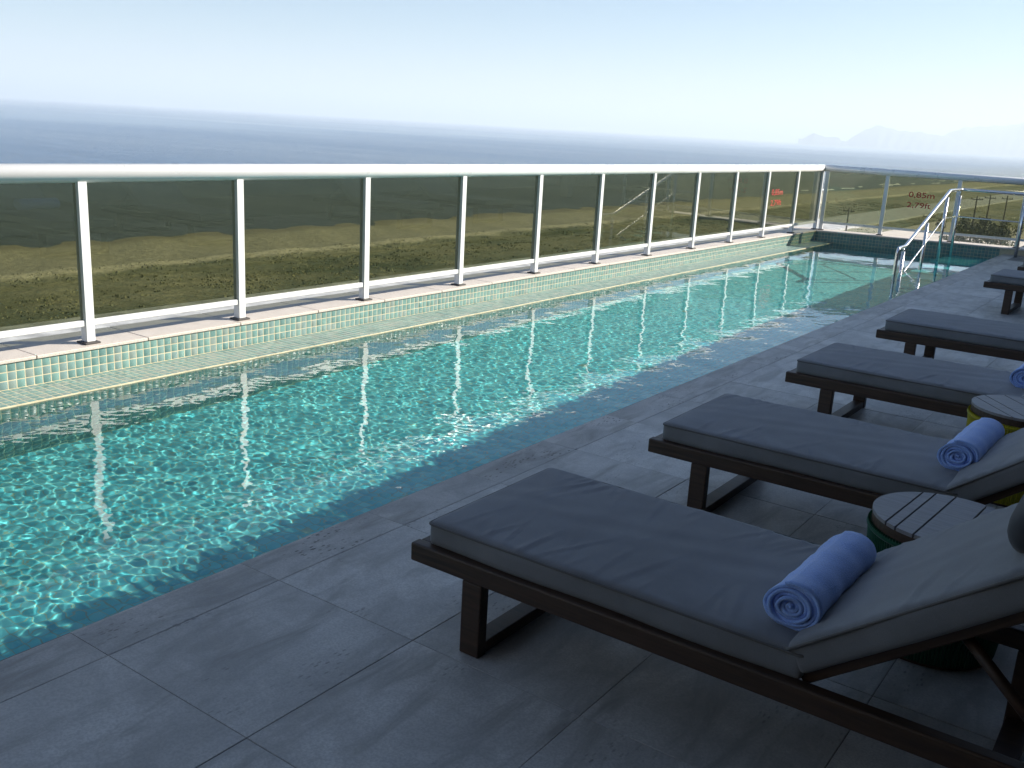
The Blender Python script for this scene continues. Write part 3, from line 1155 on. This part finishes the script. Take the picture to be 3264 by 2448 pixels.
def build_lounger(x0, y0, label, seed, slim=False):
    """x0: foot end of the frame, y0: near side of the frame; lies along +x"""
    r = empty('sun_lounger', (x0, y0, ZD), math.radians((0.0, 0.0, 0.35, -0.3, 0.4, -0.5, 0.3)[seed]))
    tag(r, label, 'sun lounger', 'sun loungers beside the pool')
    wd = M['dark_wood']
    fl = 2.02
    for y in (0.0, FRAME_W - 0.042):
        link('side_rail', box_mesh('side_rail', (0, y, FZ0), (fl, y + 0.042, FZ1), 0.006), wd, r)
    link('end_rail', box_mesh('end_rail', (0.004, 0.0425, FZ0 + 0.003), (0.046, FRAME_W - 0.0425, FZ1 - 0.003), 0.005), wd, r)
    link('end_rail', box_mesh('end_rail', (fl - 0.046, 0.0425, FZ0 + 0.003), (fl - 0.004, FRAME_W - 0.0425, FZ1 - 0.003), 0.005), wd, r)
    for lx in (0.205, 1.62):
        for y in (0.002, FRAME_W - 0.044):
            link('leg', box_mesh('leg', (lx, y, 0.0), (lx + 0.072, y + 0.042, FZ0 - 0.0005), 0.004), wd, r)
        link('floor_bar', box_mesh('floor_bar', (lx + 0.004, 0.0445, 0.002), (lx + 0.068, FRAME_W - 0.0445, 0.040), 0.003), wd, r)
    sl_me = box_mesh('slat', (0, 0.0425, FZ1 - 0.035), (0.055, FRAME_W - 0.0425, FZ1 - 0.012), 0.003, 1)
    sl_me.materials.append(wd)
    for q in range(13):
        s_ = link('slat', sl_me, None, r)
        s_.location = (0.07 + q * 0.0862, 0, 0)
    # back rest frame, hinged at the bend
    hx, hz = 1.205, FZ1 + 0.004
    bf = bpy.data.objects.new('backrest_frame', box_mesh('backrest_frame', (0.01, 0.05, -0.036), (BACK_L, 0.088, -0.002), 0.004))
    bf.data.materials.append(wd)
    C.objects.link(bf)
    bf.parent = r
    bf.location = (hx, 0, hz)
    bf.rotation_euler = (0, -BACK_A, 0)
    b2_ = link('backrest_beam', box_mesh('backrest_beam', (0.01, FRAME_W - 0.088, -0.036), (BACK_L, FRAME_W - 0.05, -0.002), 0.004), wd, bf)
    bs_me = box_mesh('backrest_slat', (0, 0.0885, -0.030), (0.055, FRAME_W - 0.0885, -0.008), 0.003, 1)
    bs_me.materials.append(wd)
    for q in range(8):
        s_ = link('backrest_slat', bs_me, None, bf)
        s_.location = (0.02 + q * 0.088, 0, 0)
    for y in (0.092, FRAME_W - 0.12):
        link('prop', tube_mesh('prop', [(hx + 0.42 * math.cos(BACK_A), y + 0.014, hz + 0.42 * math.sin(BACK_A) - 0.03), (hx + 0.62, y + 0.014, FZ0 + 0.02)], 0.015, 6), wd, r)
    # cushions
    nx, ny = (60, 34) if slim else (120, 70)
    sc = link('seat_cushion', rounded_box('seat_cushion', SEAT_L, SEAT_W, CT, nx, ny, 6, 0.018, wrinkle(seed, SEAT_L, SEAT_W)), M['cushion_fabric'], r)
    sc.location = (0.045, (FRAME_W - SEAT_W) / 2, FZ1 - 0.006)
    link('piping', tube_mesh('piping', piping_pts(SEAT_L + 0.002, SEAT_W + 0.002, CT - 0.009, 0.02), 0.0042, 6, False), M['piping_fabric'], sc)
    bc = link('back_cushion', rounded_box('back_cushion', BACK_L, SEAT_W, CT, nx * 2 // 3, ny, 6, 0.018, wrinkle(seed + 50, BACK_L, SEAT_W)), M['cushion_fabric'], r)
    bc.location = (hx + 0.022, (FRAME_W - SEAT_W) / 2, hz + 0.006)
    bc.rotation_euler = (0, -BACK_A, 0)
    link('piping', tube_mesh('piping', piping_pts(BACK_L + 0.002, SEAT_W + 0.002, CT - 0.009, 0.02), 0.0042, 6, False), M['piping_fabric'], bc)
    # head pillow
    pts = [(0.595, 0.085 + 0.50 * t / 14, CT + 0.032) for t in range(15)]
    rad = [0.052 * (1 - abs(t / 7 - 1) ** 5) ** 0.5 if 0 < t < 14 else 0.012 for t in range(15)]
    link('head_pillow', tube_mesh('head_pillow', pts, 0.06, 18, True, rad), M['pillow_fabric'], bc)
    return r


LOUNGERS = [
    (3.750, -1.030, 'nearest sun lounger in the foreground, grey cushion on dark wood', 1),
    (3.796, 0.455, 'second nearest sun lounger, beyond the green side table', 2),
    (3.783, 2.140, 'third nearest sun lounger, just beyond the yellow side table', 3),
    (3.792, 3.930, 'fourth nearest sun lounger, last before the gap in the row', 4),
    (3.840, 7.600, 'fifth sun lounger, first beyond the gap in the row', 5),
    (3.868, 9.450, 'farthest sun lounger, just its foot end showing at the right edge', 6),
]
for x0, y0, lab, sd in LOUNGERS:
    build_lounger(x0, y0, lab, sd, sd > 3)


# ------------------------------------------------------------------ rolled towels
def towel(loc, rz, length, label, seed):
    rg = np.random.default_rng(seed)
    turns, n = 6.3, 260
    r0, r1 = 0.008, 0.075
    th = 0.0092
    m_ = 26
    prof_o, prof_i = [], []
    for i in range(n):
        t_ = i / (n - 1)
        a = t_ * turns * 2 * math.pi
        r = r0 + (r1 - r0) * t_
        w = 1 + 0.035 * math.sin(a * 2 + 0.6) + 0.02 * math.sin(a * 3.3)
        prof_o.append((math.cos(a) * r * w * 1.04, math.sin(a) * r * w * 0.90))
        prof_i.append((math.cos(a) * (r - th) * w * 1.04, math.sin(a) * (r - th) * w * 0.90))
    ys_ = np.linspace(0, length, m_)
    V = []
    layer = np.linspace(0, 1, n)
    inset = 0.005 * np.sin(layer * 19 + seed) + 0.004 * np.sin(layer * 53)
    for j, y in enumerate(ys_):
        e = abs(2 * j / (m_ - 1) - 1)
        sq = 0.95 + 0.05 * e ** 2 + 0.02 * math.sin(j * 0.9 + seed)
        for pr in (prof_o, prof_i):
            for i, (a, b) in enumerate(pr):
                fz = 1 + 0.018 * math.sin(i * 0.31 + j * 0.8 + seed) * math.sin(j * 0.55 + i * 0.11) + rg.normal(0, 0.006)
                a, b = a * fz, max(b * fz, -0.060)
                yy = y + (inset[i] * (1 - layer[i] ** 6) * (e ** 6) * (1 if j > m_ / 2 else -1))
                V.append((a * sq, yy, b * sq))
    F = []
    for j in range(m_ - 1):
        o0, o1 = j * 2 * n, (j + 1) * 2 * n
        for i in range(n - 1):
            F.append((o0 + i, o0 + i + 1, o1 + i + 1, o1 + i))
            F.append((o0 + n + i, o1 + n + i, o1 + n + i + 1, o0 + n + i + 1))
        F.append((o0 + n - 1, o0 + 2 * n - 1, o1 + 2 * n - 1, o1 + n - 1))
    for o0, fl in ((0, 1), ((m_ - 1) * 2 * n, 0)):
        for i in range(n - 1):
            q = (o0 + i, o0 + n + i, o0 + n + i + 1, o0 + i + 1)
            F.append(q if fl else q[::-1])
    me = mesh_from('rolled_towel', V, F)
    me.shade_smooth()
    o_ = link('rolled_towel', me, M['towel_terry'])
    o_.location = loc
    o_.rotation_euler = (0, 0, rz)
    tag(o_, label, 'towel', 'rolled towels on the loungers')
    return o_


ZT = ZD + FZ1 - 0.006 + CT + 0.062
towel((4.905, -0.915, ZT), math.radians(-1.5), 0.45, 'rolled blue towel on the nearest sun lounger', 1)
towel((4.965, 0.72, ZT), math.radians(-2), 0.45, 'rolled blue towel on the second nearest sun lounger', 2)
towel((4.95, 2.42, ZT), math.radians(-1), 0.45, 'rolled blue towel on the third nearest lounger, cut by the right edge', 3)


# ------------------------------------------------------------------ drum side tables
def side_table(cx, cyy, slit_ang, slits, cord, label):
    r = empty('side_table', (cx, cyy, ZD), slit_ang)
    tag(r, label, 'side table', 'round side tables between the loungers')
    R, zt = 0.228, 0.43
    edges = [-R] + slits + [R]
    for a, b in zip(edges[:-1], edges[1:]):
        a2 = a if a == -R else a + 0.003
        b2 = b if b == R else b - 0.003
        n = 14
        ring = []
        for i in range(n + 1):
            x = a2 + (b2 - a2) * (0.5 - 0.5 * math.cos(math.pi * i / n))
            ring.append((x, math.sqrt(max(0, R * R - x * x))))
        ring += [(x, -y) for x, y in reversed(ring) if y > 1e-6]
        k = len(ring)
        V = [(x, y, zt) for x, y in ring] + [(x, y, zt - 0.012) for x, y in ring]
        F = [tuple(range(k - 1, -1, -1)), tuple(range(k, 2 * k))] + [(i, (i + 1) % k, k + (i + 1) % k, k + i) for i in range(k)]
        me = mesh_from('plank', V, F)
        bm = bmesh.new()
        bm.from_mesh(me)
        bmesh.ops.recalc_face_normals(bm, faces=bm.faces)
        bm.to_mesh(me)
        bm.free()
        link('plank', me, M['table_plank'], r)
    def ring_mesh(name, ro, z0, z1):
        n = 56
        V, F = [], []
        for z, q in ((z0, ro), (z1, ro), (z1, ro - 0.02), (z0, ro - 0.02)):
            V += [(math.cos(2 * math.pi * i / n) * q, math.sin(2 * math.pi * i / n) * q, z) for i in range(n)]
        for s in range(4):
            for i in range(n):
                F.append((s * n + i, s * n + (i + 1) % n, ((s + 1) % 4) * n + (i + 1) % n, ((s + 1) % 4) * n + i))
        me = mesh_from(name, V, F)
        me.shade_smooth_by_angle(0.6) if hasattr(me, 'shade_smooth_by_angle') else None
        return me
    link('top_rim', ring_mesh('top_rim', R - 0.002, zt - 0.045, zt - 0.0125), M['dark_wood'], r)
    link('base_ring', ring_mesh('base_ring', 0.198, 0.0, 0.02), M['dark_wood'], r)
    bm = bmesh.new()
    bmesh.ops.create_cone(bm, cap_ends=True, segments=40, radius1=0.185, radius2=0.213, depth=0.355, matrix=Matrix.Translation((0, 0, 0.20)))
    link('inner_drum', bm_mesh('inner_drum', bm), M['dark_wood'], r)
    # woven cord wall
    nC, ns, nr = 130, 9, 5
    V, F = [], []
    for c in range(nC):
        a = 2 * math.pi * c / nC
        er, et = (math.cos(a), math.sin(a)), (-math.sin(a), math.cos(a))
        b0 = len(V)
        for s in range(ns):
            t_ = s / (ns - 1)
            z = 0.012 + t_ * (zt - 0.052)
            rr = 0.200 + 0.029 * t_ + (0.006 * math.sin(math.pi * t_)) + (0.004 if s == ns - 1 else 0)
            for q in range(nr):
                b = 2 * math.pi * q / nr
                x = rr + 0.0055 * math.cos(b)
                y = 0.0055 * math.sin(b)
                V.append((er[0] * x + et[0] * y, er[1] * x + et[1] * y, z))
        for s in range(ns - 1):
            for q in range(nr):
                F.append((b0 + s * nr + q, b0 + s * nr + (q + 1) % nr, b0 + (s + 1) * nr + (q + 1) % nr, b0 + (s + 1) * nr + q))
    me = mesh_from('woven_cord', V, F)
    me.shade_smooth()
    o_ = link('woven_cord', me, M[cord], r)
    o_['kind'] = 'stuff'
    n = 60
    link('cord_band', tube_mesh('cord_band', [(math.cos(2 * math.pi * i / n) * 0.232, math.sin(2 * math.pi * i / n) * 0.232, zt - 0.052) for i in range(n + 1)], 0.0085, 7, False), M[cord], r)
    return r


side_table(5.075, 0.050, math.radians(-4), [-0.135, -0.098, -0.038, 0.063, 0.140], 'cord_green', 'round side table wrapped in dark green cord between the two nearest loungers')
side_table(5.045, 1.790, math.radians(37), [-0.150, -0.085, 0.02, 0.09, 0.155], 'cord_yellow', 'round side table wrapped in yellow cord behind the second nearest lounger')

# ------------------------------------------------------------------ haze over the sea
hz = mesh_from('haze', [(-44000, -44000, -26.5), (44000, -44000, -26.5), (44000, 44000, -26.5), (-44000, 44000, -26.5), (-44000, -44000, 262), (44000, -44000, 262), (44000, 44000, 262), (-44000, 44000, 262)],
               [(3, 2, 1, 0), (4, 5, 6, 7), (0, 1, 5, 4), (1, 2, 6, 5), (2, 3, 7, 6), (3, 0, 4, 7)])
t = NT('haze_air')
pv = t.add('VolumePrincipled', i={'Color': (0.82, 0.90, 0.98), 'Density': 3.0e-4, 'Anisotropy': 0.1})
t.t.links.new(pv.outputs[0], t.out.inputs['Volume'])
ho = link('haze', hz, t.m)
tag(ho, 'pale haze in the air over the sea', 'haze', kind='stuff')
